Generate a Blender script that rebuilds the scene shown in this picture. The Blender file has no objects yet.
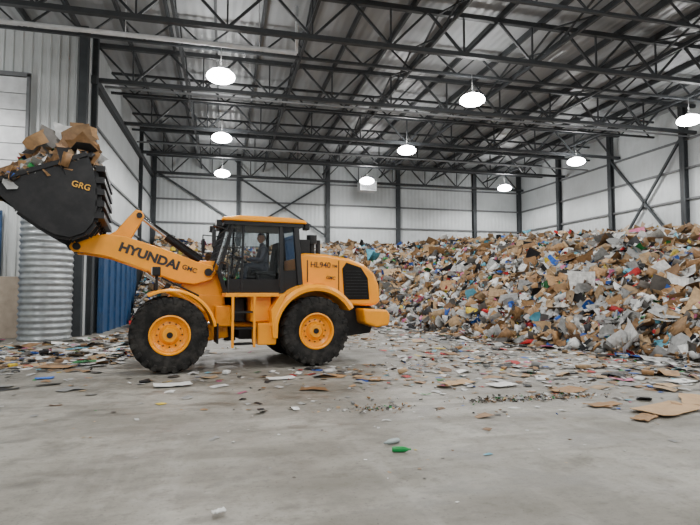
import bpy, bmesh, math, random
import numpy as np
from mathutils import Vector, Matrix, Euler
random.seed(7); rng=np.random.default_rng(7)
S=bpy.context.scene
COL=S.collection

# ---------------------------------------------------------------- materials
def mat(name,color,rough=.6,metal=0,var=.12,scale=4,bump=0,bscale=30,dirt=None,dirt_amt=.0,emis=None,estr=0,spec=.5):
    m=bpy.data.materials.new(name); m.use_nodes=True
    nt=m.node_tree; N=nt.nodes; L=nt.links
    b=N['Principled BSDF']
    b.inputs['Roughness'].default_value=rough; b.inputs['Metallic'].default_value=metal
    b.inputs['Specular IOR Level'].default_value=spec
    tc=N.new('ShaderNodeTexCoord')
    n=N.new('ShaderNodeTexNoise'); n.inputs['Scale'].default_value=scale; n.inputs['Detail'].default_value=6
    L.new(tc.outputs['Object'],n.inputs['Vector'])
    r=N.new('ShaderNodeValToRGB')
    c=color
    r.color_ramp.elements[0].position=.3; r.color_ramp.elements[1].position=.7
    r.color_ramp.elements[0].color=(c[0]*(1-var),c[1]*(1-var),c[2]*(1-var),1)
    r.color_ramp.elements[1].color=(min(1,c[0]*(1+var)),min(1,c[1]*(1+var)),min(1,c[2]*(1+var)),1)
    L.new(n.outputs['Fac'],r.inputs['Fac'])
    out=r.outputs['Color']
    if dirt:
        n2=N.new('ShaderNodeTexNoise'); n2.inputs['Scale'].default_value=scale*.6; n2.inputs['Detail'].default_value=8; n2.inputs['Roughness'].default_value=.7
        L.new(tc.outputs['Object'],n2.inputs['Vector'])
        r2=N.new('ShaderNodeValToRGB'); r2.color_ramp.elements[0].position=.45; r2.color_ramp.elements[1].position=.75
        r2.color_ramp.elements[0].color=(0,0,0,1); r2.color_ramp.elements[1].color=(dirt_amt,)*3+(1,)
        L.new(n2.outputs['Fac'],r2.inputs['Fac'])
        mx=N.new('ShaderNodeMix'); mx.data_type='RGBA'
        L.new(r2.outputs['Color'],mx.inputs['Factor']); L.new(out,mx.inputs['A']); mx.inputs['B'].default_value=(*dirt,1)
        out=mx.outputs['Result']
    L.new(out,b.inputs['Base Color'])
    if bump:
        n3=N.new('ShaderNodeTexNoise'); n3.inputs['Scale'].default_value=bscale; n3.inputs['Detail'].default_value=4
        L.new(tc.outputs['Object'],n3.inputs['Vector'])
        bp=N.new('ShaderNodeBump'); bp.inputs['Strength'].default_value=bump; bp.inputs['Distance'].default_value=.02
        L.new(n3.outputs['Fac'],bp.inputs['Height']); L.new(bp.outputs['Normal'],b.inputs['Normal'])
    if emis:
        b.inputs['Emission Color'].default_value=(*emis,1); b.inputs['Emission Strength'].default_value=estr
    return m

YEL=mat('loader_yellow',(.95,.345,0.0),.30,var=.04,dirt=(.50,.20,.01),dirt_amt=.25)
BLK=mat('black_paint',(.008,.008,.009),.5,var=.3,dirt=(.05,.047,.045),dirt_amt=.4,spec=.3)
CABK=mat('cab_black',(.006,.006,.007),.35,var=.2,spec=.35)
RUB=mat('tire_rubber',(.017,.0165,.016),.9,var=.3,scale=6,dirt=(.11,.098,.085),dirt_amt=.5,bump=.2,spec=.2)
CHROME=mat('cylinder_rod',(.7,.7,.7),.15,1)
GRILL=mat('grille_black',(.004,.004,.004),.6,spec=.2)
TXTK=mat('decal_black',(.01,.01,.012),.5)
TXTO=mat('decal_orange',(.75,.38,.03),.5)
WLENS=mat('worklight_lens',(.8,.8,.8),.15)
RED=mat('tail_red',(.5,.02,.02),.3)
TRUSS=mat('truss_steel_grey',(.032,.035,.038),.5,var=.15,spec=.4)
COLM=mat('column_steel',(.045,.05,.054),.55,var=.15,spec=.3)
PIPEW=mat('white_pipe',(.55,.56,.57),.5)
PIPEG=mat('grey_pipe',(.20,.205,.21),.5)
BLUE=mat('blue_paint',(.005,.05,.14),.5,var=.2,dirt=(.10,.11,.13),dirt_amt=.4)
CONC=mat('concrete_wall',(.34,.28,.22),.85,var=.15,bump=.2)
GALV=mat('galvanised',(.30,.32,.33),.38,.6,var=.25,scale=3)
GRIRT=mat('girt_grey',(.12,.125,.13),.5)

def glassmat():
    m=bpy.data.materials.new('cab_glass'); m.use_nodes=True; nt=m.node_tree; nt.nodes.clear()
    o=nt.nodes.new('ShaderNodeOutputMaterial'); t=nt.nodes.new('ShaderNodeBsdfTransparent'); t.inputs[0].default_value=(.66,.70,.71,1)
    g=nt.nodes.new('ShaderNodeBsdfGlossy'); g.inputs['Roughness'].default_value=.03
    f=nt.nodes.new('ShaderNodeFresnel'); f.inputs[0].default_value=1.4
    mx=nt.nodes.new('ShaderNodeMixShader'); nt.links.new(f.outputs[0],mx.inputs[0]); nt.links.new(t.outputs[0],mx.inputs[1]); nt.links.new(g.outputs[0],mx.inputs[2]); nt.links.new(mx.outputs[0],o.inputs[0])
    return m
GLASS=glassmat()

def wallmat(name,axis,base=(.54,.57,.58)):
    m=mat(name,base,.5,var=.08,scale=.6,dirt=(.28,.285,.28),dirt_amt=.5)
    nt=m.node_tree;N=nt.nodes;L=nt.links;b=N['Principled BSDF']
    tc=N.new('ShaderNodeTexCoord'); w=N.new('ShaderNodeTexWave'); w.bands_direction=axis; w.wave_profile='SIN'
    w.inputs['Scale'].default_value=1.05; L.new(tc.outputs['Object'],w.inputs['Vector'])
    bp=N.new('ShaderNodeBump'); bp.inputs['Strength'].default_value=.35; bp.inputs['Distance'].default_value=.04
    L.new(w.outputs['Fac'],bp.inputs['Height']); L.new(bp.outputs['Normal'],b.inputs['Normal'])
    return m
WALLX=wallmat('wall_panel_x','X'); WALLY=wallmat('wall_panel_y','Y')
DECK=wallmat('roof_deck_metal','X',(.27,.28,.29))
DECK.node_tree.nodes['Principled BSDF'].inputs['Roughness'].default_value=.4

def floormat():
    m=bpy.data.materials.new('concrete_floor'); m.use_nodes=True; nt=m.node_tree;N=nt.nodes;L=nt.links;b=N['Principled BSDF']
    tc=N.new('ShaderNodeTexCoord')
    def noise(s,d,stretch=None,ro=.6):
        n=N.new('ShaderNodeTexNoise'); n.inputs['Scale'].default_value=s; n.inputs['Detail'].default_value=d; n.inputs['Roughness'].default_value=ro
        if stretch:
            mp=N.new('ShaderNodeMapping'); mp.inputs['Scale'].default_value=stretch[0]; mp.inputs['Rotation'].default_value=(0,0,stretch[1])
            L.new(tc.outputs['Object'],mp.inputs['Vector']); L.new(mp.outputs['Vector'],n.inputs['Vector'])
        else: L.new(tc.outputs['Object'],n.inputs['Vector'])
        return n
    def layer(prev,n,lo,hi,amt,col):
        r2=N.new('ShaderNodeValToRGB'); r2.color_ramp.elements[0].position=lo; r2.color_ramp.elements[1].position=hi
        r2.color_ramp.elements[0].color=(0,0,0,1); r2.color_ramp.elements[1].color=(amt,amt,amt,1); L.new(n.outputs['Fac'],r2.inputs['Fac'])
        mx=N.new('ShaderNodeMix'); mx.data_type='RGBA'; L.new(r2.outputs['Color'],mx.inputs['Factor']); L.new(prev,mx.inputs['A']); mx.inputs['B'].default_value=(*col,1)
        return mx.outputs['Result']
    a=noise(.45,9); r=N.new('ShaderNodeValToRGB'); e=r.color_ramp.elements
    e[0].position=.40; e[0].color=(.175,.163,.137,1); e[1].position=.60; e[1].color=(.315,.298,.26,1)
    L.new(a.outputs['Fac'],r.inputs['Fac'])
    c=noise(1.2,8,((.25,2.2,1),.5)); x=layer(r.outputs['Color'],c,.48,.62,.6,(.14,.128,.105))
    c2=noise(.9,8,((2.0,.2,1),.25)); x=layer(x,c2,.55,.72,.45,(.38,.362,.325))
    c3=noise(2.2,9,None,.7); x=layer(x,c3,.50,.66,.7,(.125,.114,.093))
    c4=noise(1.1,6,((1,1.6,1),-.4),.65); x=layer(x,c4,.55,.63,.6,(.10,.092,.077))
    d=noise(7,10,None,.75); x=layer(x,d,.53,.68,.6,(.08,.072,.058))
    d2=noise(26,6,None,.7); x=layer(x,d2,.58,.68,.7,(.05,.045,.037))
    L.new(x,b.inputs['Base Color'])
    rr=N.new('ShaderNodeMapRange'); rr.inputs['From Min'].default_value=.35; rr.inputs['From Max'].default_value=.65; rr.inputs['To Min'].default_value=.75; rr.inputs['To Max'].default_value=.38; L.new(c4.outputs['Fac'],rr.inputs['Value']); L.new(rr.outputs['Result'],b.inputs['Roughness'])
    b.inputs['Specular IOR Level'].default_value=.35
    bp=N.new('ShaderNodeBump'); bp.inputs['Strength'].default_value=.3; bp.inputs['Distance'].default_value=.02; L.new(d.outputs['Fac'],bp.inputs['Height']); L.new(bp.outputs['Normal'],b.inputs['Normal'])
    return m
FLOOR=floormat()

def attrmat():
    m=bpy.data.materials.new('mixed_waste'); m.use_nodes=True; nt=m.node_tree;N=nt.nodes;L=nt.links;b=N['Principled BSDF']
    at=N.new('ShaderNodeAttribute'); at.attribute_name='Col'
    tc=N.new('ShaderNodeTexCoord'); n=N.new('ShaderNodeTexNoise'); n.inputs['Scale'].default_value=9; n.inputs['Detail'].default_value=5
    L.new(tc.outputs['Object'],n.inputs['Vector'])
    mr=N.new('ShaderNodeMapRange'); mr.inputs['From Min'].default_value=.3; mr.inputs['From Max'].default_value=.7; mr.inputs['To Min'].default_value=.6; mr.inputs['To Max'].default_value=1.1; L.new(n.outputs['Fac'],mr.inputs['Value'])
    mx=N.new('ShaderNodeVectorMath'); mx.operation='SCALE'; L.new(at.outputs['Color'],mx.inputs[0]); L.new(mr.outputs['Result'],mx.inputs['Scale'])
    L.new(mx.outputs['Vector'],b.inputs['Base Color']); b.inputs['Roughness'].default_value=.6
    b.inputs['Specular IOR Level'].default_value=.3
    return m
WASTE=attrmat()

# ---------------------------------------------------------------- helpers
def link(o,parent=None):
    COL.objects.link(o)
    if parent: o.parent=parent
    return o
def mesh_obj(name,verts,faces,m,parent=None,smooth=False,bevel=0,seg=2):
    me=bpy.data.meshes.new(name); me.from_pydata([tuple(v) for v in verts],[],faces); me.update()
    bm=bmesh.new(); bm.from_mesh(me); bmesh.ops.recalc_face_normals(bm,faces=bm.faces); bm.to_mesh(me); bm.free()
    if m: me.materials.append(m)
    o=bpy.data.objects.new(name,me); link(o,parent)
    if smooth:
        for p in me.polygons: p.use_smooth=True
    if bevel:
        b=o.modifiers.new('bevel','BEVEL'); b.width=bevel; b.segments=seg; b.limit_method='ANGLE'
    return o
def empty(name,loc=(0,0,0),rot=0,parent=None):
    e=bpy.data.objects.new(name,None); e.location=loc; e.rotation_euler=(0,0,rot); e.empty_display_size=.3; return link(e,parent)
CF=[(0,1,2,3),(7,6,5,4),(0,4,5,1),(1,5,6,2),(2,6,7,3),(3,7,4,0)]
def bx(x0,x1,y0,y1,z0,z1):
    return [(x0,y0,z0),(x1,y0,z0),(x1,y1,z0),(x0,y1,z0),(x0,y0,z1),(x1,y0,z1),(x1,y1,z1),(x0,y1,z1)]
def box(name,x0,x1,y0,y1,z0,z1,m,parent=None,bevel=0):
    return mesh_obj(name,bx(x0,x1,y0,y1,z0,z1),CF,m,parent,bevel=bevel)
def prism(name,prof,y0,y1,m,parent=None,bevel=0,seg=2,taper=1.0):
    n=len(prof); v=[(p[0],y0,p[1]) for p in prof]+[(p[0],y1,p[1]) for p in prof]
    f=[tuple(range(n)),tuple(range(2*n-1,n-1,-1))]+[(i,(i+1)%n,n+(i+1)%n,n+i) for i in range(n)]
    return mesh_obj(name,v,f,m,parent,bevel=bevel,seg=seg)
class Acc:
    def __init__(s): s.v=[];s.f=[]
    def add(s,v,f):
        o=len(s.v); s.v+=list(v); s.f+=[tuple(i+o for i in q) for q in f]
    def box(s,*a): s.add(bx(*a),CF)
    def beam(s,p0,p1,w,h=None):
        h=h or w; p0=Vector(p0);p1=Vector(p1); d=(p1-p0).normalized()
        up=Vector((0,0,1)) if abs(d.z)<.95 else Vector((0,1,0))
        a=d.cross(up).normalized(); b=a.cross(d).normalized()
        a*=w/2;b*=h/2
        s.add([p0-a-b,p0+a-b,p0+a+b,p0-a+b,p1-a-b,p1+a-b,p1+a+b,p1-a+b],CF)
    def cyl(s,p0,p1,r0,r1=None,n=16):
        r1=r0 if r1 is None else r1; p0=Vector(p0);p1=Vector(p1); d=(p1-p0).normalized()
        up=Vector((0,0,1)) if abs(d.z)<.9 else Vector((1,0,0)); a=d.cross(up).normalized(); b=a.cross(d)
        v=[p0+(a*math.cos(t)+b*math.sin(t))*r0 for t in [2*math.pi*i/n for i in range(n)]]+[p1+(a*math.cos(t)+b*math.sin(t))*r1 for t in [2*math.pi*i/n for i in range(n)]]
        s.add(v,[(i,(i+1)%n,n+(i+1)%n,n+i) for i in range(n)]+[tuple(range(n-1,-1,-1)),tuple(range(n,2*n))])
    def obj(s,name,m,parent=None,bevel=0,smooth=False): return mesh_obj(name,s.v,s.f,m,parent,bevel=bevel,smooth=smooth)
def autosmooth(o,ang=40):
    me=o.data
    for p in me.polygons:p.use_smooth=True
    bm=bmesh.new();bm.from_mesh(me)
    for e in bm.edges:
        if len(e.link_faces)==2 and e.calc_face_angle(0)>math.radians(ang): e.smooth=False
    bm.to_mesh(me);bm.free(); return o
def cyl(name,p0,p1,r,m,parent=None,r1=None,n=20):
    a=Acc();a.cyl(p0,p1,r,r1,n);return autosmooth(a.obj(name,m,parent))
def lathe_y(acc,prof,c,n=48,a0=0,a1=2*math.pi,closed=True):
    full=abs(a1-a0-2*math.pi)<1e-6; m=n if full else n+1; k=len(prof); v=[]
    for i in range(m):
        t=a0+(a1-a0)*i/n
        for r,y in prof: v.append((c[0]+r*math.cos(t),c[1]+y,c[2]+r*math.sin(t)))
    f=[]
    for i in range(n):
        j=(i+1)%m if full else i+1
        for q in range(k if closed else k-1):
            q2=(q+1)%k; f.append((i*k+q,i*k+q2,j*k+q2,j*k+q))
    if not full and closed: f+= [tuple(range(k)),tuple(range((m-1)*k+k-1,(m-1)*k-1,-1))]
    acc.add(v,f)
def text(name,s,pos,u,size,m,parent,bold=.008,sx=1):
    cu=bpy.data.curves.new(name,'FONT'); cu.body=s; cu.size=size; cu.extrude=.004; cu.offset=bold; cu.materials.append(m)
    o=bpy.data.objects.new(name,cu); link(o,parent)
    u=Vector(u).normalized(); n=Vector((0,1,0)); v=n.cross(u)
    M=Matrix((( u.x*sx,v.x,n.x,pos[0]),(u.y*sx,v.y,n.y,pos[1]),(u.z*sx,v.z,n.z,pos[2]),(0,0,0,1)))
    o.matrix_local=M; return o

# ---------------------------------------------------------------- room shell  (world axes = building axes)
XL,XR,YB,H=-4.9,23.1,37.2,11.2
YC=20.5; XLL=-17.0; YF=-9.0
box('floor',XLL-.3,XR+.3,YF-.3,YB+.3,-.3,0,FLOOR)
box('ceiling',XLL-.3,XR+.3,YF-.3,YB+.3,H,H+.2,DECK)
box('wall_back',XL-.25,XR+.25,YB,YB+.25,0,H,WALLX)
box('wall_right',XR,XR+.25,YF,YB,0,H,WALLY)
box('wall_left',XL-.25,XL,YC+.02,YB,0,H,WALLY)
a=Acc(); n=int((XL-XLL)/.3); pts=[]
for i in range(n):
    x=XLL+i*.3; pts+=[(x,0),(x+.17,0),(x+.2,-.05),(x+.27,-.05)]
pts.append((XL,0))
v=[(p[0],YC+p[1],z) for p in pts for z in (0,H)]
a.add(v,[(2*i,2*i+2,2*i+3,2*i+1) for i in range(len(pts)-1)])
wl=a.obj('wall_left_return',mat('ribbed_white',(.50,.52,.52),.5,var=.06,scale=.8,dirt=(.25,.25,.25),dirt_amt=.3))
sm=wl.modifiers.new('s','SOLIDIFY'); sm.thickness=.04; sm.offset=0
box('wall_far_left',XLL-.25,XLL,YF,YC+.02,0,H,WALLY)
box('wall_front',XLL-.25,XR+.25,YF-.25,YF,0,H,WALLX)

def icol(a,x,y,ax,z1=H,w=.28):
    if ax=='x':
        a.box(x-w/2,x+w/2,y-.02,y,0,z1); a.box(x-w/2,x+w/2,y-w,y-w+.02,0,z1); a.box(x-.012,x+.012,y-w,y,0,z1)
    else:
        s=-1 if ax=='y-' else 1
        x1=x+s*w
        a.box(min(x,x1),max(x,x1),y-.012,y+.012,0,z1)
        a.box(min(x,x+s*.02),max(x,x+s*.02),y-w/2,y+w/2,0,z1); a.box(min(x1,x1-s*.04),max(x1,x1-s*.04),y-w/2,y+w/2,0,z1)
BC=[XL+.2,XL+5.8,XL+12.2,XL+17.6,XL+23.9,XR-.2]
RC=[YB-5.2,YB-10.3,YB-15.5,YB-20.7,YB-25.9,YB-31,YB-36]
a=Acc()
for x in BC: icol(a,x,YB-.01,'x')
a.beam((BC[0],YB-.2,9.8),(BC[1],YB-.2,6.3),.12); a.beam((BC[1],YB-.2,9.6),(BC[2],YB-.2,5.5),.12); a.beam((BC[1],YB-.2,5.5),(BC[2],YB-.2,9.6),.12)
a.obj('trim_back_columns',COLM)
a=Acc()
for y in RC: icol(a,XR-.01,y,'y-')
a.beam((XR-.2,RC[1],3.5),(XR-.2,RC[2],9.6),.12); a.beam((XR-.2,RC[2],3.5),(XR-.2,RC[1],9.6),.12)
a.obj('trim_right_columns',COLM)
a=Acc(); icol(a,XL+.01,YB-5.2,'y+',w=.2); icol(a,XL+.01,YC+.3,'y+',w=.2)
a.box(XL+.01,XL+.2,YC+.1,YB-.3,9.3,9.6); a.obj('trim_left_columns',COLM)
a=Acc(); a.box(XL-.28,XL,YC-.40,YC-.12,0,H); a.obj('trim_corner_column',COLM)
a=Acc(); b=Acc(); c=Acc()
for z in (3.2,4.7,6.3,7.9,9.4):
    a.box(XL+.02,XR-.02,YB-.12,YB-.01,z-.05,z+.05); b.box(XR-.12,XR-.01,YF+.1,YB-.1,z-.05,z+.05)
    if z>4: c.box(XL+.01,XL+.10,YC+.7,YB-.1,z-.04,z+.04)
a.obj('trim_back_girts',GRIRT); b.obj('trim_right_girts',GRIRT); c.obj('trim_left_girts',GRIRT)

# roof steel
a=Acc()
k=0
Y=YB-.6
while Y>YF:
    x0=(XL if Y>YC else XLL)+.1; x1=XR-.1
    heavy=(k%2==0); dep=1.35 if heavy else .85; w=.16 if heavy else .10
    zt=H-.28; zb=zt-dep
    a.beam((x0,Y,zt),(x1,Y,zt),w); a.beam((x0,Y,zb),(x1,Y,zb),w*1.1,w*.9)
    step=1.3 if heavy else .95; x=x0; i=0
    while x+step<=x1+.01:
        a.beam((x,Y,zb if i%2 else zt),(x+step,Y,zt if i%2 else zb),.075 if heavy else .055)
        if heavy and i%2==0: a.beam((x+step,Y,zb),(x+step,Y,zt),.055)
        x+=step;i+=1
    Y-=2.6;k+=1
x=XLL+.6
while x<XR:
    y1=YB-.2 if x>XL else YC-.2
    a.beam((x,YF+.2,H-.13),(x,y1,H-.13),.09,.24); x+=1.6
for x in (-12,-1.6,2.6,6.9,11.2,15.4,19.7):
    y1=YB-.2 if x>XL else YC-.2
    a.beam((x,YF+.2,H-1.1),(x,y1,H-1.1),.09)
    Y=YB-.6; 
    while Y-2.6>YF:
        if Y<y1+.1: a.beam((x,Y,H-.3),(x,Y-2.6,H-1.1),.055); a.beam((x,Y,H-1.1),(x,Y-2.6,H-.3),.055)
        Y-=2.6
a.obj('roof_trusses',TRUSS)
a=Acc()
for Y,z in ((21,9.35),(28.5,9.35)):
    a.cyl(((XLL if Y<YC else XL)+.4,Y,z),(XR-.5,Y,z),.045,n=10)
a.obj('sprinkler_pipes',PIPEG,smooth=True)
a=Acc(); a.cyl((XLL+.4,16.5,9.35),(2.2,16.5,9.35),.07,n=12); a.cyl((2.2,16.5,9.35),(2.2,16.5,10.9),.05,n=10)
for x in range(-15,2,4): a.cyl((x,16.5,9.35),(x,16.5,10.9),.015,n=6)
a.obj('gas_pipe',PIPEW,smooth=True)

# ---------------------------------------------------------------- high bay lights
LENS=mat('lamp_lens',(.9,.9,.9),.3,emis=(1,1,.985),estr=48)
HOUS=mat('lamp_housing',(.45,.45,.45),.4)
lamps=[(x,y) for x in (-.2,9.2,19.4) for y in (18.0,25.4,33.2)]+[(x,y) for x in (-9.8,-.2,9.2,19.4) for y in (10.2,2.6,-5)]+[(-9.8,17.8)]
for (x,y) in lamps:
    e=empty('high_bay_light',(x,y,8.95))
    def lathz(prof,n=28):
        b=Acc();kk=len(prof)
        v=[(r*math.cos(2*math.pi*i/n),r*math.sin(2*math.pi*i/n),z) for i in range(n) for r,z in prof]
        b.add(v,[(i*kk+q,i*kk+q+1,((i+1)%n)*kk+q+1,((i+1)%n)*kk+q) for i in range(n) for q in range(kk-1)]); return b
    b=lathz([(.001,.30),(.1,.30),(.14,.27),(.15,.22),(.02,.2)]); b.cyl((0,0,.28),(0,0,1.0),.012,n=8); b.obj('driver_housing',HOUS,e,smooth=True)
    b=lathz([(.001,.22),(.2,.21),(.36,.15),(.46,.05),(.48,-.02),(.46,-.08),(.36,-.15),(.2,-.20),(.001,-.215)]); b.obj('acrylic_lens',LENS,e,smooth=True)
    l=bpy.data.lights.new('bulb','SPOT'); l.spot_size=math.radians(174); l.spot_blend=.3; l.energy=800; l.color=(1,.995,.975); l.shadow_soft_size=.22
    lo=bpy.data.objects.new('bulb',l); lo.location=(0,0,-.48); link(lo,e)
e=empty('unit_heater',(9.7,35,8.6))
box('casing',-.6,.6,-.4,.4,0,.7,PIPEW,e,.03); b=Acc()
for i in range(7): b.box(-.5,.5,-.43,-.4,.08+i*.08,.11+i*.08)
b.cyl((-.4,0,.7),(-.4,0,1.1),.02,n=6); b.cyl((.4,0,.7),(.4,0,1.1),.02,n=6); b.obj('louvres',GRIRT,e)

# ---------------------------------------------------------------- left side things
a=Acc()
a.box(XL+.26,XL+.36,YC+.9,29.6,0,3.7)
y=YC+1.0
while y<29.5: a.box(XL+.36,XL+.44,y,y+.1,0,3.7); y+=1.2
a.box(XL+.36,XL+.48,YC+.9,29.6,3.6,3.75)
a.obj('blue_push_panel',BLUE)
a=Acc(); Y0=YC-.02
a.box(-10.2,-7.55,Y0-.22,Y0-.1,0,4.4); 
for x in (-10.1,-9.2,-8.3,-7.7): a.box(x,x+.08,Y0-.27,Y0-.22,0,4.4)
for z in (.1,1.4,2.8,4.3): a.box(-10.2,-7.55,Y0-.29,Y0-.22,z,z+.08)
a.obj('blue_steel_gate',BLUE)
box('concrete_block',-7.5,-6.6,YC-.5,YC-.1,0,2.1,CONC,bevel=.02)
e=empty('overhead_door',(0,0,0)); a=Acc()
for i in range(6): a.box(-9.4,-6.9,YC-.2,YC-.12,5.6+i*.6,5.6+i*.6+.57)
a.obj('panels',PIPEW,e); a=Acc()
a.box(-9.5,-9.4,YC-.24,YC-.1,5.5,9.3); a.box(-6.9,-6.8,YC-.24,YC-.1,5.5,9.3); a.box(-9.5,-6.8,YC-.24,YC-.1,9.2,9.35); a.box(-9.5,-6.8,YC-.24,YC-.1,5.45,5.6)
a.obj('frame',GRIRT,e)
a=Acc(); n=40; rows=80; v=[]
for j in range(rows+1):
    z=4.0*j/rows; r=.78+.03*math.sin(j*math.pi/2)
    for i in range(n): t=2*math.pi*i/n; v.append((-5.75+r*math.cos(t),19.2+r*math.sin(t),z))
a.add(v,[(j*n+i,j*n+(i+1)%n,(j+1)*n+(i+1)%n,(j+1)*n+i) for j in range(rows) for i in range(n)])
a.add([(-5.75+.76*math.cos(2*math.pi*i/n),19.2+.76*math.sin(2*math.pi*i/n),3.98) for i in range(n)],[tuple(range(n))])
a.obj('corrugated_steel_pipe',GALV,smooth=True)

# ---------------------------------------------------------------- debris generator
PAL=np.array([(.74,.74,.72),(.54,.54,.53),(.30,.30,.29),(.38,.22,.10),(.46,.31,.17),(.26,.14,.06),(.02,.02,.022),(.08,.07,.06),(.02,.10,.42),(.46,.015,.015),(.02,.22,.05),(.62,.45,.03),(.55,.14,.26),(.12,.40,.52)])
def pick(n,w):
    w=np.array(w,float);w/=w.sum(); c=PAL[rng.choice(len(PAL),n,p=w)]
    return np.clip(c*rng.uniform(.5,1.12,(n,1)),0,.85)
WMIX=[20,15,12,13,14,11,9,9,2.8,2.2,1.4,1.4,1.8,2.4]
def rotm(n,tilt,nrm=None):
    yaw=rng.uniform(0,2*np.pi,n); tx=rng.normal(0,tilt,n); ty=rng.normal(0,tilt,n)
    c,s=np.cos,np.sin; Z=np.zeros(n);O=np.ones(n)
    Rz=np.stack([c(yaw),-s(yaw),Z,s(yaw),c(yaw),Z,Z,Z,O],1).reshape(n,3,3)
    Rx=np.stack([O,Z,Z,Z,c(tx),-s(tx),Z,s(tx),c(tx)],1).reshape(n,3,3)
    Ry=np.stack([c(ty),Z,s(ty),Z,O,Z,-s(ty),Z,c(ty)],1).reshape(n,3,3)
    R=Ry@Rx@Rz
    if nrm is not None:
        z=nrm/np.linalg.norm(nrm,axis=1,keepdims=True); x=np.cross(np.array([0,1.,0]),z); x/=np.linalg.norm(x,axis=1,keepdims=True); y=np.cross(z,x)
        R=np.stack([x,y,z],2)@R
    return R
ico=bmesh.new(); bmesh.ops.create_icosphere(ico,subdivisions=1,radius=.5); IV=np.array([v.co[:] for v in ico.verts]); IF=[tuple(v.index for v in f.verts) for f in ico.faces]; ico.free()
g=np.array([(i/2-.5,j/2-.5,0) for j in range(3) for i in range(3)]); GF=[(j*3+i,j*3+i+1,(j+1)*3+i+1,(j+1)*3+i) for j in range(2) for i in range(2)]
BV=np.array(bx(-.5,.5,-.5,.5,-.5,.5))
def pieces(P,kind,size,tilt,nrm=None,w=WMIX,col=None,bend=.5,flat=None):
    n=len(P); col=pick(n,w) if col is None else col
    if kind=='sheet':
        asp=rng.uniform(.35,1,n); V=np.repeat(g[None],n,0)*np.stack([size,size*asp,size],1)[:,None,:]
        b=rng.normal(0,bend,n); V[:,:,2]+= (b*size)[:,None]*((g[None,:,0])**2*2)+ rng.normal(0,.05,(n,9))*size[:,None]*(bend/.5)
        V[:,:,:2]+=rng.normal(0,.07,(n,9,2))*size[:,None,None]; F=GF
    elif kind=='box':
        V=np.repeat(BV[None],n,0)*np.stack([size,size*rng.uniform(.5,1,n),size*rng.uniform(.06,.5,n)],1)[:,None,:]; V+=rng.normal(0,.04,V.shape)*size[:,None,None]; F=CF
    else:
        V=np.repeat(IV[None],n,0)*np.stack([size,size*rng.uniform(.4,1,n),size*rng.uniform(.3,.7,n)],1)[:,None,:]; V=V*rng.uniform(.5,1.35,(n,len(IV),1)); F=IF
    R=rotm(n,tilt,nrm); V=np.einsum('nij,nkj->nki',R,V)+P[:,None,:]
    if flat is not None:
        mn=V[:,:,2].min(1); V[:,:,2]+= (flat-mn)[:,None]
    C=np.repeat(col[:,None,:],V.shape[1],1)
    return V,F,C
def waste_obj(name,parts,parent=None,extra=None,clip=None):
    VV=[];CC=[];loops=[];starts=[];off=0;ls=0
    for V,F,C in parts:
        n,k,_=V.shape; m=len(F[0]); f=np.array(F)
        idx=(f[None]+ (np.arange(n)*k)[:,None,None]+off).reshape(-1)
        loops.append(idx); nf=n*len(F); starts.append(ls+np.arange(nf)*m); ls+=nf*m; off+=n*k
        VV.append(V.reshape(-1,3)); CC.append(C.reshape(-1,3))
    V=np.concatenate(VV); C=np.concatenate(CC); Lp=np.concatenate(loops); St=np.concatenate(starts)
    if clip is not None: V=clip(V)
    me=bpy.data.meshes.new(name); me.vertices.add(len(V)); me.vertices.foreach_set('co',V.astype(np.float32).ravel())
    me.loops.add(len(Lp)); me.loops.foreach_set('vertex_index',Lp.astype(np.int32)); me.polygons.add(len(St)); me.polygons.foreach_set('loop_start',St.astype(np.int32))
    me.update(calc_edges=True); me.validate()
    at=me.color_attributes.new('Col','FLOAT_COLOR','POINT'); at.data.foreach_set('color',np.concatenate([C,np.ones((len(C),1))],1).astype(np.float32).ravel())
    me.materials.append(WASTE); o=bpy.data.objects.new(name,me); return link(o,parent)

# ---------------------------------------------------------------- waste pile
TOE=np.array([(-8,27.2),(-4.9,26.8),(-1,26.2),(3,26.4),(7.0,23.6),(8.0,18.5),(8.7,14),(10.2,9.8),(13.5,6.5),(18,4.5),(26,3)],float)
def sdist(X,Y):
    P=np.stack([X,Y],-1); best=np.full(X.shape,1e9); sg=np.ones(X.shape)
    for i in range(len(TOE)-1):
        A=TOE[i];B=TOE[i+1];d=B-A; t=np.clip(((P-A)@d)/(d@d),0,1); q=A+t[...,None]*d; r=P-q; dist=np.hypot(r[...,0],r[...,1])
        cr=d[0]*r[...,1]-d[1]*r[...,0]
        u=dist<best-1e-9; best=np.where(u,dist,best); sg=np.where(u,np.sign(cr),sg)
    return best*sg
ks=rng.uniform(-1,1,(14,2))*np.linspace(.4,2.6,14)[:,None]; ph=rng.uniform(0,6.28,14)
def lown(X,Y):
    s=0
    for i in range(14): s=s+np.sin(ks[i,0]*X+ks[i,1]*Y+ph[i])/(1+.35*i)
    return s/3.2
def hgt(X,Y):
    d=np.maximum(sdist(X,Y)+.5*lown(Y*1.1,X*1.3),0)
    cap=3.9+1.25*np.clip((Y-12)/20,0,1)+.1*np.clip((X-14)/8,-.8,1)+.75*np.clip((1-X)/5,0,1)
    s=d*.62; h=s*cap/(s**3+cap**3)**(1/3)
    return np.maximum(h+.42*lown(X,Y)*np.clip(d/2.5,0,1),0)
PX0,PX1,PY1=XL+.50,XR-.34,YB-.34
gx=np.linspace(PX0,PX1,150); gy=np.linspace(3,PY1,180)
GX,GY=np.meshgrid(gx,gy); HZ=hgt(GX,GY)+rng.uniform(-.06,.06,GX.shape); HZ=np.where(sdist(GX,GY)<0.05,-.05,np.maximum(HZ,-.05))
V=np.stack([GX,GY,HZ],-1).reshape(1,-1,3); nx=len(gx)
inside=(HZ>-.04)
F=[]
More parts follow.
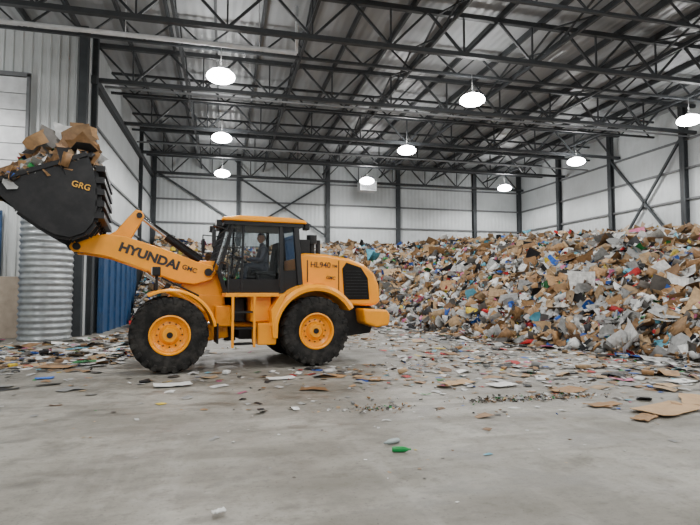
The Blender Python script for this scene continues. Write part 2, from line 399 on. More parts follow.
for j in range(len(gy)-1):
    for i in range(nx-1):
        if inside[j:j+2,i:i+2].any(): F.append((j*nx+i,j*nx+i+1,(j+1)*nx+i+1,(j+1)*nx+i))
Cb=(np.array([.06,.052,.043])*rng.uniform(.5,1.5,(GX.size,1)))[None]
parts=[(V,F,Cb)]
def surf(n,off=(-.06,.12)):
    X=rng.uniform(PX0,PX1,n*3);Y=rng.uniform(4,PY1,n*3);d=sdist(X,Y); k=(d>.0); X=X[k][:n];Y=Y[k][:n]
    z=hgt(X,Y); e=.15; nr=np.stack([-(hgt(X+e,Y)-hgt(X-e,Y))/(2*e),-(hgt(X,Y+e)-hgt(X,Y-e))/(2*e),np.ones_like(X)],1)
    return np.stack([X,Y,np.maximum(z+rng.uniform(*off,len(X)),.04)],1),nr
def ln(n,m,s,lo,hi): return np.clip(rng.lognormal(math.log(m),s,n),lo,hi)
P,nr=surf(40000); parts.append(pieces(P,'sheet',ln(len(P),.22,.5,.06,.75),.7,nr))
P,nr=surf(15000); parts.append(pieces(P,'crumple',ln(len(P),.17,.4,.05,.45),.6,nr))
P,nr=surf(7000); parts.append(pieces(P,'box',ln(len(P),.23,.45,.08,.55),.7,nr))
P,nr=surf(1700,(-.02,.16)); parts.append(pieces(P,'sheet',ln(len(P),.58,.3,.35,1.1),.55,nr,w=[7,5,3,22,24,15,1,2,1,0,0,0,0,1],bend=.4))
P,nr=surf(500,(-.02,.16)); parts.append(pieces(P,'box',ln(len(P),.46,.25,.3,.75),.6,nr,w=[5,3,1,22,25,14,0,1,1,1,0,0,0,0]))
def clipf(V):
    V[:,0]=np.clip(V[:,0],PX0,PX1); V[:,1]=np.minimum(V[:,1],PY1); V[:,2]=np.maximum(V[:,2],.0); return V
waste_obj('waste_pile',parts,clip=clipf)

# ---------------------------------------------------------------- floor litter
parts=[]
def spots(n,cx,cy,sx,sy):
    X=rng.normal(cx,sx,n);Y=rng.normal(cy,sy,n); k=(sdist(X,Y)<.3)&(Y>3.5)&(X>XL+.9)|((Y<YC-1)&(X>-10)&(Y>3.5)&(sdist(X,Y)<.3))
    k&=~((X>-5.9)&(X<3.6+.3)&(abs(Y-11.86-(X+1.18)*.142)<1.35)&(X>-2.2))
    k&=~(np.hypot(X+5.75,Y-19.2)<1.1)
    return np.stack([X[k],Y[k],np.zeros(k.sum())],1)
def lit(P,m,w=WMIX,hi=.45):
    if len(P)<4:return
    r=rng.random(len(P)); A=P[r<.88];B=P[(r>=.88)&(r<.95)];C=P[r>=.95]
    if len(A):parts.append(pieces(A,'sheet',ln(len(A),m,.5,.03,hi),.06,w=w,bend=.15,flat=.004))
    if len(B):parts.append(pieces(B,'crumple',ln(len(B),m*.5,.4,.02,.15),.3,w=w,flat=.003))
    if len(C):parts.append(pieces(C,'box',ln(len(C),m*.8,.4,.04,.25),.1,w=w,flat=.003))
lit(spots(850,-4.3,13.7,1.9,1.1),.18); lit(spots(220,-4.0,17,1.8,1.6),.25,hi=.7)
lit(spots(560,3,10.6,4.3,1.2),.10); lit(spots(420,6,9.6,3.0,1.3),.12); lit(spots(1200,6.5,15,2.3,4.5),.13)
lit(spots(420,9,8.5,2.0,1.0),.15,hi=.6); lit(spots(110,2.8,7.2,2.8,.8),.05); lit(spots(40,1.5,5,2.0,1.0),.018)
lit(spots(420,-3,23,1.5,3),.22,hi=.7); lit(spots(500,2,23.5,4,2.0),.2)
t=rng.uniform(0,len(TOE)-2,2400); i=t.astype(int); q=TOE[i]+(t-i)[:,None]*(TOE[i+1]-TOE[i])+rng.normal(0,.6,(2400,2)); 
k=(q[:,0]>XL+.9)&(q[:,0]<XR-.6); q=q[k]; lit(np.concatenate([q,np.zeros((len(q),1))],1),.2,hi=.6)
for cx,cy,n in ((4.1,7.0,420),(5.0,7.0,300),(2.0,6.9,160)):
    P=np.stack([rng.normal(cx,.33,n),rng.normal(cy,.10,n),np.zeros(n)],1); parts.append(pieces(P,'sheet',ln(n,.03,.4,.01,.07),.3,w=[2,2,4,3,2,3,1,5,0,0,1,0,0,0],flat=.001))
waste_obj('floor_litter',parts)
def card(name,x,y,rot,sx,sy,m,seed):
    r=random.Random(seed); a=Acc(); nx,ny=7,5
    v=[]
    for j in range(ny+1):
        for i in range(nx+1):
            u=i/nx-.5;w=j/ny-.5
            v.append((u*sx*(1+r.uniform(-.05,.05)),w*sy*(1+r.uniform(-.1,.1)),.02+.10*max(0,abs(u)-.32)*sx+r.uniform(0,.012)))
    a.add(v,[(j*(nx+1)+i,j*(nx+1)+i+1,(j+1)*(nx+1)+i+1,(j+1)*(nx+1)+i) for j in range(ny) for i in range(nx)])
    o=a.obj(name,m); o.location=(x,y,.0); o.rotation_euler=(0,0,rot); s=o.modifiers.new('s','SOLIDIFY'); s.thickness=.008; return o
CARD=mat('cardboard',(.42,.27,.14),.8,var=.12); CARD2=mat('cardboard_dark',(.28,.16,.07),.8,var=.15); PAPER=mat('white_paper',(.65,.65,.63),.7,var=.05)
def C2W(px,py):
    d=520*1.6/(py-291); xc=(px-350)/520*d; return xc*.972+d*.235,-xc*.235+d*.972
for (px,py,rot,sx,sy,m) in ((662,409,.3,.95,.5,CARD),(694,401,.8,.8,.45,CARD),(640,417,.5,.4,.2,CARD2),(600,404,.1,.5,.2,CARD2),(566,390,.4,.6,.35,CARD2),(375,379,1.2,.35,.2,CARD2),(22,366,.3,1.0,.5,CARD),(60,367,-.3,.7,.4,CARD2),(175,385,.2,.6,.3,PAPER),(282,378,.2,.5,.25,PAPER),(222,509,.4,.10,.05,PAPER),(500,385,.2,.45,.3,PAPER),(103,350,.1,.8,.5,PAPER),(676,381,.1,.5,.3,PAPER),(455,383,.3,.6,.3,CARD),(48,378,.2,.3,.15,mat('blue_plastic',(.02,.12,.5),.5))):
    x,y=C2W(px,py); card('paper_sheet' if m is PAPER else ('cardboard_sheet' if m in (CARD,CARD2) else 'plastic_bag'),x,y,rot,sx,sy,m,px)
GREEN=mat('green_plastic',(.01,.26,.06),.3)
def bottle(x,y,rot,m):
    prof=[(0,.002),(.03,.005),(.034,.03),(.034,.13),(.03,.16),(.013,.2),(.013,.225),(0,.226)]; n=16; a=Acc();kk=len(prof)
    v=[(r*math.cos(2*math.pi*i/n)*(1 if z>.18 or z<.02 else .75+.2*math.sin(i)),z,.034+r*math.sin(2*math.pi*i/n)) for i in range(n) for r,z in prof]
    a.add(v,[(i*kk+q,i*kk+q+1,((i+1)%n)*kk+q+1,((i+1)%n)*kk+q) for i in range(n) for q in range(kk-1)])
    o=a.obj('plastic_bottle',m,smooth=True); o.location=(x,y,0); o.rotation_euler=(0,0,rot); o.scale=(.85,.85,.85)
x,y=C2W(391,449); bottle(x,y,-1.8,GREEN)
x,y=C2W(398,440); bottle(x,y,1.9,mat('clear_plastic',(.35,.4,.4),.2))

# ================================================================= WHEEL LOADER
LO=empty('wheel_loader',(-1.18,11.86,0),math.radians(188.1))
L=LO
R=.745
def wheel(nm,x,y):
    s=1 if y>0 else -1
    e=empty(nm,(x,y,R),0,L)
    a=Acc(); w=.26
    prof=[(.36,-.21),(.40,-.235),(.52,-w),(.64,-.262),(.69,-.25),(.715,-.2),(.722,-.1),(.724,0),(.722,.1),(.715,.2),(.69,.25),(.64,.262),(.52,w),(.40,.235),(.36,.21)]
    lathe_y(a,prof,(0,0,0),64); o=autosmooth(a.obj('tire',RUB,e),50)
    a=Acc(); n=22
    for i in range(n):
        for sd in (-1,1):
            t=2*math.pi*(i+(.5 if sd>0 else 0))/n; dt=.085
            def pt(t,r,y): return (r*math.cos(t),y,r*math.sin(t))
            t2=t+.14; 
            q=[pt(t-dt,.70,-.02*sd),pt(t+dt,.70,-.02*sd),pt(t2+dt,.66,.268*sd),pt(t2-dt,.66,.268*sd),
               pt(t-dt*.8,.748,-.02*sd),pt(t+dt*.8,.748,-.02*sd),pt(t2+dt*.8,.735,.25*sd),pt(t2-dt*.8,.735,.25*sd)]
            a.add(q,CF)
            q=[pt(t2-dt*.8,.735,.24*sd),pt(t2+dt*.8,.735,.24*sd),pt(t2+dt*.6,.60,.268*sd),pt(t2-dt*.6,.60,.268*sd),
               pt(t2-dt*.8,.72,.275*sd),pt(t2+dt*.8,.72,.275*sd),pt(t2+dt*.5,.61,.278*sd),pt(t2-dt*.5,.61,.278*sd)]
            a.add(q,CF)
    a.obj('tread_lugs',RUB,e)
    a=Acc()
    prof=[(.385,.235),(.39,.255),(.365,.262),(.345,.24),(.33,.15),(.26,.11),(.20,.12),(.17,.16),(.15,.20),(.13,.215),(.001,.215)]
    prof=[(r,q*s) for r,q in prof]; lathe_y(a,prof,(0,0,0),48,closed=False)
    prof=[(.385,-.2*s),(.3,-.1*s),(.001,-.1*s)]; lathe_y(a,prof,(0,0,0),32,closed=False)
    autosmooth(a.obj('rim',YEL,e),35)
    a=Acc(); a.cyl((0,.2*s,0),(0,.235*s,0),.06,n=12)
    for i in range(12):
        t=2*math.pi*i/12; a.cyl((.235*math.cos(t),.10*s,.235*math.sin(t)),(.235*math.cos(t),.14*s,.235*math.sin(t)),.016,n=6)
    a.obj('hub_cap_and_bolts',BLK,e)
for nm,x,y in (('wheel_front_left',0,1.0),('wheel_front_right',0,-1.0),('wheel_rear_left',-2.97,1.0),('wheel_rear_right',-2.97,-1.0)): wheel(nm,x,y)
for x in (0,-2.97):
    cyl('axle',(x,-.85,R),(x,.85,R),.15,BLK,L); a=Acc(); a.cyl((x-.32,0,R),(x+.3,0,R),.27,.2); autosmooth(a.obj('differential',BLK,L))
prism('front_frame',[(.62,.75),(.66,1.05),(.35,1.35),(-.2,1.55),(-1.15,1.5),(-1.25,.6),(-.6,.5),(.3,.5)],-.38,.38,YEL,L,.03)
for y in (-.36,.28):
    prism('loader_tower',[(-.2,1.4),(-.35,1.9),(-.62,2.25),(-.95,2.25),(-1.1,1.95),(-1.15,1.3)],y,y+.08,YEL,L,.015)
bp=[(1.86,2.47),(1.80,2.58),(1.62,2.64),(1.2,2.74),(.85,2.70),(.1,2.47),(-.55,2.22),(-.85,2.14),(-.95,2.0),(-.86,1.84),(-.5,1.74),(-.2,1.78),(.45,2.02),(1.15,2.28),(1.6,2.36),(1.80,2.37)]
for y in (.40,-.52): prism('boom_arm',bp,y,y+.12,YEL,L,.02)
cyl('boom_cross_tube',(1.0,-.45,2.5),(1.0,.45,2.5),.14,YEL,L)
cyl('boom_pivot_pin',(-.78,-.58,2.0),(-.78,.58,2.0),.08,BLK,L)
cyl('bucket_pin',(1.72,-.6,2.47),(1.72,.6,2.47),.07,BLK,L)
for y in (.34,-.34):
    cyl('lift_cylinder',(-.75,y*1.0,1.15),(.05,y,1.68),.085,YEL,L); cyl('lift_rod',(.05,y,1.68),(.45,y,1.98),.045,CHROME,L)
    cyl('lift_cylinder_collar',(.0,y,1.645),(.08,y,1.70),.1,BLK,L)
cyl('lift_hose',(-.6,.5,1.5),(.15,.5,1.88),.02,BLK,L)
prism('bell_crank',[(.50,3.18),(.55,3.30),(.68,3.32),(.82,3.15),(1.05,2.85),(1.35,2.66),(1.38,2.55),(1.25,2.47),(.95,2.50),(.78,2.65),(.62,2.95)],-.09,.09,YEL,L,.02)
cyl('crank_pin',(.97,-.2,2.62),(.97,.2,2.62),.08,BLK,L); cyl('crank_top_pin',(.6,-.13,3.2),(.6,.13,3.2),.06,BLK,L)
prism('tilt_link',[(1.25,2.5),(1.3,2.62),(1.45,2.98),(1.52,2.9),(1.38,2.48)],-.06,.06,YEL,L,.015)
cyl('tilt_cylinder',(-.75,0,2.2),(.05,0,2.78),.085,BLK,L); cyl('tilt_rod',(.05,0,2.78),(.6,0,3.2),.045,CHROME,L)
cyl('tilt_hose',(-.7,.12,2.34),(.3,.1,3.02),.022,BLK,L)
# bucket
out=[(1.50,4.12),(1.40,3.85),(1.33,3.5),(1.32,3.15),(1.38,2.88),(1.52,2.68),(1.75,2.58),(2.0,2.62),(2.25,2.76),(2.6,3.02),(3.12,3.42)]
prof=out+[(3.10,3.46),(2.58,3.07),(2.22,2.81),(1.98,2.67),(1.76,2.63),(1.55,2.73),(1.42,2.91),(1.37,3.16),(1.38,3.5),(1.45,3.84),(1.54,4.10)]
n=len(prof); W=1.27
v=[(p[0],-W,p[1]) for p in prof]+[(p[0],W,p[1]) for p in prof]
f=[(i,(i+1)%n,n+(i+1)%n,n+i) for i in range(n)]
mesh_obj('bucket_shell',v,f,BLK,L)
sp=out[:-1]+[(3.05,3.46),(2.85,3.60),(2.3,3.78)]
for y in (-W,W-.03): prism('bucket_side',sp,y,y+.03,BLK,L)
a=Acc()
for y in (-1.15,-.6,-.3,.3,.6,1.15):
    for i in range(len(out)-2):
        if i<1: continue
        p,q=out[i],out[i+1]; nx_=-(q[1]-p[1]);nz=(q[0]-p[0]); ll=math.hypot(nx_,nz); 
        d=(( -abs(nx_)/ll*.07) if q[0]<1.76 else .02, -.05 if q[0]>1.4 else 0)
        a.add([(p[0],y,p[1]),(q[0],y,q[1]),(q[0]+d[0],y,q[1]+d[1]),(p[0]+d[0],y,p[1]+d[1]),(p[0],y+.04,p[1]),(q[0],y+.04,q[1]),(q[0]+d[0],y+.04,q[1]+d[1]),(p[0]+d[0],y+.04,p[1]+d[1])],CF)
a.beam((1.47,-W,4.12),(1.47,W,4.12),.07); a.beam((3.1,-W-.02,3.43),(3.1,W+.02,3.43),.10,.06)
a.beam((3.08,W+.01,3.47),(1.52,W+.01,4.13),.05,.08); a.beam((3.08,-W-.01,3.47),(1.52,-W-.01,4.13),.05,.08)
for i in range(9): 
    y=-1.2+i*.3; a.add([(3.05,y-.06,3.38),(3.05,y+.06,3.38),(3.05,y+.06,3.46),(3.05,y-.06,3.46),(3.3,y-.03,3.56),(3.3,y+.03,3.56),(3.3,y+.03,3.58),(3.3,y-.03,3.58)],CF)
for y in (-.5,.38):
    a.add([(1.36,y,2.95),(1.5,y,2.4),(1.85,y,2.4),(2.0,y,2.62),(1.36,y+.1,2.95),(1.5,y+.1,2.4),(1.85,y+.1,2.4),(2.0,y+.1,2.62)],CF)
a.obj('bucket_ribs_and_edge',BLK,L)
a=Acc()
for i in range(5):
    a.box(1.20,1.36,-W,W,2.95+i*.22,2.95+i*.22+.11)
a.obj('bucket_rear_steps',BLK,L)
text('bucket_logo','GRG',(1.76,W+.04,3.52),(-1,0,-.25),.155,TXTO,L,.001)
parts=[]
WB=[6,5,5,18,17,17,8,8,1,1,.5,0,0,1]
n=1300; X=rng.uniform(1.5,3.0,n); Yy=rng.uniform(-1.2,1.2,n); top=3.45+(3.05-X)*.38; Z=top+rng.random(n)**.8*(.66*np.clip(1-((X-2.1)/.9)**2,0,1)*np.clip(1-(Yy/1.35)**2,.25,1))
P=np.stack([X,Yy,Z],1); parts.append(pieces(P[:800],'sheet',ln(800,.26,.4,.1,.55),.8,w=WB)); parts.append(pieces(P[800:1080],'box',ln(280,.24,.3,.12,.42),.6,w=WB)); parts.append(pieces(P[1080:],'crumple',ln(220,.25,.3,.1,.4),.6,w=WB))
m_=34; bigP=np.stack([rng.uniform(1.6,2.6,m_),rng.uniform(-.9,1.0,m_),np.zeros(m_)],1); bigP[:,2]=3.9+(3.05-bigP[:,0])*.40+rng.uniform(0,.34,m_)
parts.append(pieces(bigP,'sheet',rng.uniform(.35,.70,m_),1.0,w=[3,4,3,18,16,16,3,3,0,0,0,0,0,0],bend=.35))
hp_=np.array([(2.98,1.15,3.32),(3.02,1.0,3.25),(2.9,1.22,3.42),(3.05,.8,3.3)]); Vs=[]
cw=np.array([(.6,.6,.58),(.55,.5,.4),(.4,.27,.15),(.62,.62,.6)])
for q in hp_:
    st=np.array([(0.04*((j%3)-1)+.05*(j//3),.07*((j%3)-1),-.24*(j//3)+rng.uniform(-.02,.02)) for j in range(9)]); Vs.append(st+q+np.array([.12,0,.12]))
parts.append((np.array(Vs),GF,np.repeat(cw[:,None,:],9,1)))
waste_obj('bucket_waste_load',parts,L)
gx2=np.linspace(1.48,3.02,12); gy2=np.linspace(-1.22,1.22,16); a=Acc()
v=[(x,y,3.38+(3.05-x)*.38+.5*max(0,1-((x-2.15)/.85)**2)*max(0.2,1-(y/1.35)**2)) for y in gy2 for x in gx2]
a.add(v,[(j*12+i,j*12+i+1,(j+1)*12+i+1,(j+1)*12+i) for j in range(15) for i in range(11)]); a.obj('bucket_waste_core',mat('waste_core',(.06,.045,.035),.9,var=.5,scale=8),L)
text('boom_lettering','HYUNDAI',(.98,.525,2.42),(-1.2,0,-.40),.25,TXTK,L,.012,1.08)
text('boom_dealer_mark','GMC',(-.24,.525,2.07),(-1.2,0,-.40),.14,TXTK,L,.003)
for s in (1,-1):
    a=Acc(); c=(0,0,R); y0,y1=(.66,1.26) if s>0 else (-1.26,-.66)
    lathe_y(a,[(.84,y0),(.84,y1),(.87,y1),(.90,y1-.03),(.90,y0)],c,20,math.radians(62),math.radians(170))
    a.obj('front_fender',YEL,L); box('mudflap',-.92,-.89,y0+.05,y1-.02,.55,.95,BLK,L)
    ym=(y0+y1)/2
    a=Acc(); a.beam((.25,ym-.1*s,1.55),(.25,ym-.1*s,1.95),.05); a.obj('headlight_post',BLK,L); 
    box('headlight',.18,.34,ym-.22,ym+.06,1.9,2.08,BLK,L,.02); box('headlight_lens',.335,.35,ym-.2,ym+.04,1.92,2.06,WLENS,L)
prism('rear_frame',[(-1.45,.55),(-1.45,1.35),(-4.5,1.35),(-4.75,1.1),(-4.6,.6),(-3.6,.5)],-.42,.42,BLK,L,.03)
cyl('articulation_hinge',(-1.33,0,.5),(-1.33,0,1.5),.13,BLK,L)
for s in (1,-1):
    cyl('steering_cylinder',(-1.8,.42*s,.85),(-1.1,.46*s,.9),.05,YEL,L); cyl('steering_rod',(-1.1,.46*s,.9),(-.75,.42*s,.92),.028,CHROME,L)
for s in (1,-1):
    f=lambda a_,b_:(min(a_*s,b_*s),max(a_*s,b_*s))
    y0,y1=f(.45,.98); box('hydraulic_box',-2.05,-1.6,y0,y1,.95,1.5,YEL,L,.03)
    y0,y1=f(.42,.7); box('articulation_bracket',-1.25,-.92,y0,y1,.85,1.3,YEL,L,.03); box('articulation_hose_cover',-1.52,-1.28,y0,y1,.95,1.45,BLK,L,.02)
    y0,y1=f(.5,1.16); box('step_tank',-2.12,-1.72,y0,y1,.48,.94,YEL,L,.03)
    y0,y1=f(.66,1.22); box('cab_platform',-2.15,-1.05,y0,y1,1.48,1.56,YEL,L,.01)
    a=Acc(); y0,y1=f(.95,1.2)
    for z in (.5,.82,1.15): a.box(-1.62,-1.22,y0,y1,z,z+.035)
    a.obj('ladder_treads',BLK,L)
    a=Acc(); yo=1.2*s
    for x in (-1.2,-1.64): a.beam((x,yo,.45),(x,yo,1.5),.05,.04)
    a.obj('ladder_rails',YEL,L)
    for pp in ([(-1.1,1.2*s,1.55),(-1.1,1.2*s,2.15),(-1.05,.95*s,2.2),(-1.02,.8*s,2.2)],[(-3.1,.5*s,2.44),(-3.1,.5*s,2.72),(-4.1,.5*s,2.62),(-4.15,.5*s,2.3)]):
        cu=bpy.data.curves.new('handrail','CURVE'); cu.dimensions='3D'; cu.bevel_depth=.018
        spn=cu.splines.new('POLY'); spn.points.add(len(pp)-1)
        if pp[0][0]<-2: continue
        for i,p in enumerate(pp): spn.points[i].co=(*p,1)
        cu.materials.append(BLK); ob=bpy.data.objects.new('handrail',cu); link(ob,L)
    cyl('door_handrail',(-2.25,.86*s,1.7),(-2.25,.86*s,2.5),.016,BLK,L,n=10)
    a=Acc(); y0,y1=f(.56,1.27)
    lathe_y(a,[(.86,y0),(.86,y1),(.93,y1+.01*s),(1.0,y1-.03*s),(1.02,y0)],(-2.97,0,R),26,math.radians(8),math.radians(150))
    a.obj('rear_fender',YEL,L)
    prism('fender_skirt',[(-2.02,.62),(-1.98,1.2),(-2.16,1.5),(-2.3,1.55),(-2.14,1.2),(-2.12,.62)],y0,y1,YEL,L,.01)
    prism('rear_fender_top',[(-2.1,1.5),(-2.5,1.72),(-3.3,1.80),(-3.75,1.55),(-3.75,1.4),(-2.1,1.4)],*f(.5,.66),YEL,L,.02)
hp=[(-2.72,1.3),(-2.72,2.42),(-2.9,2.46),(-3.4,2.44),(-3.95,2.36),(-4.35,2.22),(-4.6,2.02),(-4.72,1.75),(-4.76,1.35),(-4.6,1.25)]
prism('engine_hood',hp,-.66,.66,YEL,L,.07,4)
for s in (1,-1):
    y0,y1=(min(.655*s,.675*s),max(.655*s,.675*s))
    prism('side_grille',[(-3.83,1.40),(-3.78,2.12),(-3.88,2.26),(-4.25,2.15),(-4.42,1.90),(-4.46,1.40)],y0,y1,GRILL,L,.004)
    a=Acc()
    for i in range(9): 
        z=1.48+i*.072; a.box(-4.40 if z<1.85 else -4.25,-3.86,y0-.006,y1+.006,z,z+.018)
    a.obj('grille_slats',BLK,L)
    a=Acc(); a.box(-3.7,-3.68,y0,y1-.005 if s>0 else y1,1.45,2.3); a.box(-2.95,-2.93,y0,y1,1.8,2.3); a.obj('hood_seam',BLK,L)
text('model_lettering','HL940',(-3.0,.68,2.14),(-1,0,-.02),.18,TXTK,L,.001); text('model_lettering_suffix','TM',(-3.52,.68,2.14),(-1,0,-.02),.09,TXTK,L,.001)
text('hood_dealer_mark','GMC',(-3.38,.68,1.88),(-1,0,-.1),.10,TXTK,L,.001)
box('rear_grille',-4.80,-4.76,-.5,.5,1.35,1.85,GRILL,L,.01)
prism('counterweight',[(-4.25,.86),(-4.2,1.20),(-4.82,1.16),(-4.9,1.05),(-4.87,.80),(-4.55,.76)],-.9,.9,YEL,L,.05,3)
for s in (1,-1): box('tail_light',-4.93,-4.88,min(.6*s,.78*s),max(.6*s,.78*s),.95,1.07,RED,L,.005)
a=Acc(); a.cyl((-3.15,.3,2.4),(-3.15,.3,2.72),.07); a.cyl((-3.15,.3,2.70),(-3.15,.3,2.9),.12); autosmooth(a.obj('air_precleaner',BLK,L))
a=Acc(); a.cyl((-3.5,-.3,2.38),(-3.5,-.3,2.85),.06); autosmooth(a.obj('exhaust_stack',BLK,L))
box('hood_top_box',-3.05,-2.8,-.5,.5,2.42,2.78,BLK,L,.03)
# ---- cab
CB=dict(fb=(-1.12,1.55),fm=(-.98,2.0),ft=(-1.28,3.08),rt=(-2.66,3.08),rb=(-2.76,1.55))
a=Acc()
for s in (1,-1):
    yb,yt=.72*s,.66*s
    P=lambda p,y:(p[0],y,p[1])
    fb,fm,ft,rt,rb=[CB[k] for k in ('fb','fm','ft','rt','rb')]
    a.beam(P(fb,yb),P(fm,yb),.09); a.beam(P(fm,yb),P(ft,yt),.075); a.beam(P(rb,yb),P(rt,yt),.12); a.beam(P(ft,yt),P(rt,yt),.1,.1); a.beam(P(fb,yb),P(rb,yb),.1,.1)
    a.beam((-2.32,yb,1.6),(-2.32,yt,3.08),.08,.07)
    a.beam((-1.45,yb,1.6),(-1.5,yt,3.08),.05,.05)
    a.box(-2.76,-2.32,min(yb,yb-.04*s),max(yb,yb-.04*s),1.55,2.05)
    a.box(-2.32,-1.14,min(yb,yb-.04*s),max(yb,yb-.04*s),1.55,1.86)
for p in (CB['fb'],CB['fm'],CB['ft'],CB['rt'],CB['rb']): a.beam((p[0],-.7,p[1]),(p[0],.7,p[1]),.08)
a.box(-2.76,-2.72,-.7,.7,1.55,2.1)
a.obj('cab_frame',CABK,L,.008)
mesh_obj('cab_front_panel',[(-1.12,-.7,1.55),(-1.12,.7,1.55),(-.98,.7,2.0),(-.98,-.7,2.0)],[(0,1,2,3)],CABK,L)
box('cab_floor',-2.75,-1.12,-.7,.7,1.5,1.58,CABK,L)
def pane(name,q): mesh_obj(name,q,[(0,1,2,3)],GLASS,L)
for s in (1,-1):
    pane('side_glass',[(-2.3,.715*s,1.86),(-1.05,.715*s,1.9),(-1.28,.665*s,3.03),(-2.3,.665*s,3.03)])
    pane('rear_side_glass',[(-2.7,.715*s,2.05),(-2.34,.715*s,2.05),(-2.34,.665*s,3.03),(-2.64,.665*s,3.03)])
pane('windshield',[(-.97,-.68,2.02),(-.97,.68,2.02),(-1.27,.63,3.04),(-1.27,-.63,3.04)])
pane('rear_window',[(-2.74,-.66,2.1),(-2.74,.66,2.1),(-2.66,.62,3.04),(-2.66,-.62,3.04)])
a=Acc()
for i in range(9):
    y=-.64+i*.16; a.beam((-.86,y,2.0),(-1.17,y,3.05),.02)
for i in range(8):
    t=i/7; a.beam((-.86-.31*t,-.66,2.0+1.05*t),(-.86-.31*t,.66,2.0+1.05*t),.02)
for i in range(5):
    t=(i+.5)/5; x0=-.93-.28*t; a.beam((x0,.74,2.0+1.05*t),(-1.5,.74,2.0+1.05*t),.016)
for i in range(3): a.beam((-1.1-.13*i,.74,1.9),(-1.25-.1*i,.72,3.05),.016)
a.obj('windshield_guard',BLK,L)
rp=[(-1.0,3.10),(-1.05,3.17),(-1.4,3.22),(-2.5,3.22),(-2.86,3.17),(-2.9,3.10)]
prism('cab_roof',rp,-.80,.80,YEL,L,.03,3)
box('cab_roof_liner',-2.82,-1.08,-.74,.74,3.02,3.11,CABK,L)
for y in (-.6,.6):
    for x in (-.98,-2.92):
        box('work_light',x-.06,x+.06,y-.1,y+.1,2.98,3.12,BLK,L,.015)
    box('work_light_lens',-.925,-.915,y-.08,y+.08,3.0,3.1,WLENS,L)
for s in (1,-1):
    a=Acc(); a.beam((-1.15,.75*s,2.9),(-.82,1.02*s,2.95),.025); a.beam((-.82,1.02*s,2.95),(-.82,1.02*s,2.45),.025); a.box(-.86,-.80,min(.93*s,1.13*s),max(.93*s,1.13*s),2.5,2.85); a.obj('mirror',BLK,L)
SEAT=mat('seat_fabric',(.02,.02,.022),.9)
prism('seat_cushion',[(-1.85,1.98),(-1.83,2.06),(-2.3,2.04),(-2.32,1.94)],-.25,.25,SEAT,L,.03)
prism('seat_back',[(-2.24,2.0),(-2.34,2.72),(-2.46,2.72),(-2.38,2.0)],-.24,.24,SEAT,L,.04)
box('seat_base',-2.25,-1.95,-.18,.18,1.58,1.96,CABK,L,.02)
cyl('steering_column',(-1.3,0,1.58),(-1.52,0,2.3),.035,CABK,L)
SWc=Vector((-1.54,0,2.32)); axis=Vector((-.45,0,.89)).normalized(); u=Vector((0,1,0)); w_=axis.cross(u)
a=Acc(); n=28;k=8;v=[]
for i in range(n):
    t=2*math.pi*i/n; rd=u*math.cos(t)+w_*math.sin(t)
    for j in range(k): q=2*math.pi*j/k; v.append(SWc+rd*(.19+.014*math.cos(q))+axis*.014*math.sin(q))
a.add(v,[(i*k+j,i*k+(j+1)%k,((i+1)%n)*k+(j+1)%k,((i+1)%n)*k+j) for i in range(n) for j in range(k)])
for t in (0,2.1,4.2): a.beam(SWc,SWc+(u*math.cos(t)+w_*math.sin(t))*.19,.02)
a.obj('steering_wheel',BLK,L)
box('control_console',-2.2,-1.75,-.55,-.33,1.58,2.2,CABK,L,.03)

# ================================================================= DRIVER (seated in cab)
DR=empty('driver',(-1.18,11.86,0),math.radians(188.1))
JACK=mat('work_jacket',(.07,.075,.10),.85,var=.2); PANTS=mat('work_trousers',(.045,.05,.07),.9); SKIN=mat('skin',(.62,.33,.22),.55,var=.05); CAP=mat('knit_cap',(.05,.05,.06),.9); HAIR=mat('hair',(.05,.03,.02),.8); BOOT=mat('boots',(.08,.05,.03),.7); EYEW=mat('eye_white',(.8,.8,.8),.3); EYED=mat('iris',(.03,.02,.02),.3)
def skin_obj(name,verts,edges,radii,m,root=0,sub=2):
    me=bpy.data.meshes.new(name); me.from_pydata(verts,edges,[]); me.materials.append(m); o=bpy.data.objects.new(name,me); link(o,DR)
    md=o.modifiers.new('skin','SKIN'); md.use_smooth_shade=True
    sv=me.skin_vertices[0].data if me.skin_vertices else None
    if sv is None:
        bmx=bmesh.new();bmx.from_mesh(me);bmx.verts.layers.skin.verify();bmx.to_mesh(me);bmx.free(); sv=me.skin_vertices[0].data
    for i,r in enumerate(radii): sv[i].radius=(r,r) if not isinstance(r,tuple) else r; sv[i].use_root=(i==root)
    s=o.modifiers.new('sub','SUBSURF'); s.levels=sub; s.render_levels=sub; return o
X0=-2.05
tv=[(X0,0,2.14),(X0-.01,0,2.28),(X0-.02,0,2.44),(X0-.02,0,2.56),(X0,0,2.64),(X0+.01,0,2.72)]; te=[(0,1),(1,2),(2,3),(3,4),(4,5)]; tr=[(.17,.13),(.165,.12),(.18,.125),(.17,.11),(.075,.075),(.058,.058)]
for s in (1,-1):
    b=len(tv); tv+=[(X0-.01,.17*s,2.56),(X0+.03,.23*s,2.42),(X0+.09,.26*s,2.30),(X0+.24,.22*s,2.32),(X0+.34,.18*s,2.35)]; te+=[(3,b),(b,b+1),(b+1,b+2),(b+2,b+3),(b+3,b+4)]; tr+=[.075,.06,.052,.045,.036]
skin_obj('jacket',tv,te,tr,JACK)
lv=[(X0,0,2.12)];le=[];lr=[(.16,.12)]
XH=X0-.12
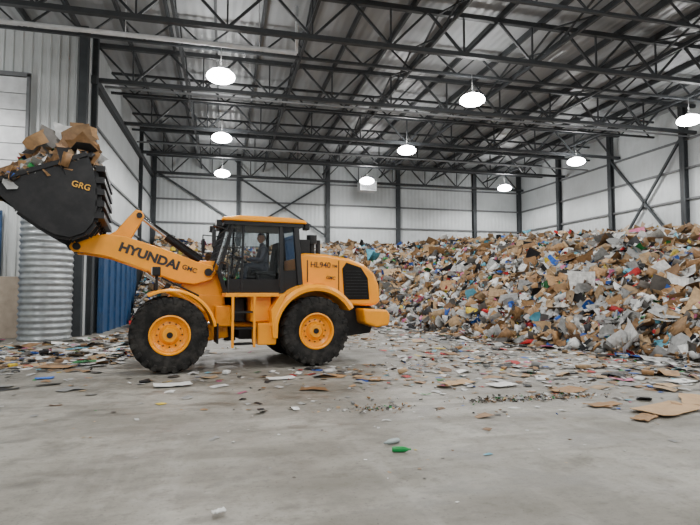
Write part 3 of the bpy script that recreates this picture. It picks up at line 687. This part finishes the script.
for s in (1,-1):
    b=len(lv); lv+=[(X0+.04,.10*s,2.13),(X0+.22,.13*s,2.17),(X0+.40,.15*s,2.18),(X0+.44,.15*s,1.95),(X0+.46,.15*s,1.72)]; le+=[(0,b),(b,b+1),(b+1,b+2),(b+2,b+3),(b+3,b+4)]; lr+=[.1,.085,.068,.058,.045]
    skin_obj('boot',[(X0+.45,.15*s,1.70),(X0+.47,.15*s,1.64),(X0+.58,.15*s,1.62),(X0+.66,.15*s,1.61)],[(0,1),(1,2),(2,3)],[.048,.05,.042,.03],BOOT,sub=1)
    hb=Vector((XH+.46,.18*s,2.35)); hv=[tuple(hb),(XH+.48,.18*s,2.375),(XH+.51,.178*s,2.385)]; skin_obj('palm',hv,[(0,1),(1,2)],[.028,(.036,.02),(.036,.018)],SKIN,sub=1)
    for fi,(off,ln_) in enumerate(((-.030,.9),(-.010,1.0),(.010,.95),(.028,.78))):
        p0=Vector((XH+.51,.178*s+off,2.387)); fv=[p0,p0+Vector((.038*ln_,0,.006)),p0+Vector((.060*ln_,0,-.018)),p0+Vector((.050*ln_,0,-.042))]
        skin_obj('finger',[tuple(q) for q in fv],[(0,1),(1,2),(2,3)],[.010,.0095,.009,.008],SKIN,sub=1)
    p0=Vector((XH+.47,.15*s,2.37)); skin_obj('thumb',[tuple(p0),tuple(p0+Vector((.03,-.022*s,-.01))),tuple(p0+Vector((.06,-.022*s,-.02)))],[(0,1),(1,2)],[.012,.011,.009],SKIN,sub=1)
skin_obj('trousers',lv,le,lr,PANTS)
bm=bmesh.new(); bmesh.ops.create_uvsphere(bm,u_segments=32,v_segments=24,radius=1)
for vv in bm.verts:
    x,y,z=vv.co; 
    jaw=max(0,-z); sx=.098*(1-.12*jaw) ; sy=.077*(1-.32*jaw**1.5); vv.co=Vector((x*sx+.012*jaw,y*sy,z*.118))
    if x>0:
        if abs(y)<.22 and -.35<z<.12: vv.co.x+=.022*(1-abs(y)/.22)*(1-abs(z+.12)/.25 if abs(z+.12)<.25 else 0)
        if abs(z)<.18 and .2<abs(y)<.6: vv.co.x-=.007
me=bpy.data.meshes.new('head'); bm.to_mesh(me); bm.free(); me.materials.append(SKIN)
for p in me.polygons:p.use_smooth=True
HE=bpy.data.objects.new('head',me); link(HE,DR); HE.location=(X0+.03,0,2.82); HE.rotation_euler=(0,.05,.5)
def sph(name,c,r,m,sc=(1,1,1),par=None,cut=None):
    bm=bmesh.new(); bmesh.ops.create_uvsphere(bm,u_segments=20,v_segments=14,radius=r)
    if cut is not None: bmesh.ops.delete(bm,geom=[v for v in bm.verts if cut(v.co/r)],context='VERTS')
    me=bpy.data.meshes.new(name); bm.to_mesh(me); bm.free(); me.materials.append(m)
    for p in me.polygons:p.use_smooth=True
    o=bpy.data.objects.new(name,me); link(o,par); o.location=c; o.scale=sc; return o
for s in (1,-1):
    sph('eye',(.086,.031*s,0),.012,EYEW,par=HE); sph('iris',(.096,.031*s,0),.005,EYED,par=HE); sph('ear',(-.005,.079*s,-.01),.03,SKIN,(.6,.3,1),HE)
sph('lips',(.094,0,-.066),.018,mat('lips',(.4,.15,.12),.5),(.5,1.3,.35),HE)
sph('cap',(-.004,0,.012),.108,CAP,(1.0,.82,1.08),HE,lambda c:c.z<.30)
sph('hair',(-.012,0,.0),.102,HAIR,(1.0,.83,1.12),HE,lambda c:c.x>-.05 or c.z<-.5)

# ---------------------------------------------------------------- world + camera
w=bpy.data.worlds.new('World'); S.world=w; w.use_nodes=True; w.node_tree.nodes['Background'].inputs[0].default_value=(.6,.65,.7,1); w.node_tree.nodes['Background'].inputs[1].default_value=.3
cam=bpy.data.cameras.new('camera'); co=bpy.data.objects.new('camera',cam); link(co); co.location=(0,0,1.6)
cam.sensor_width=36; cam.lens=36*520/700; co.rotation_euler=(math.radians(93.14),0,math.radians(-13.6)); cam.clip_end=200
S.camera=co
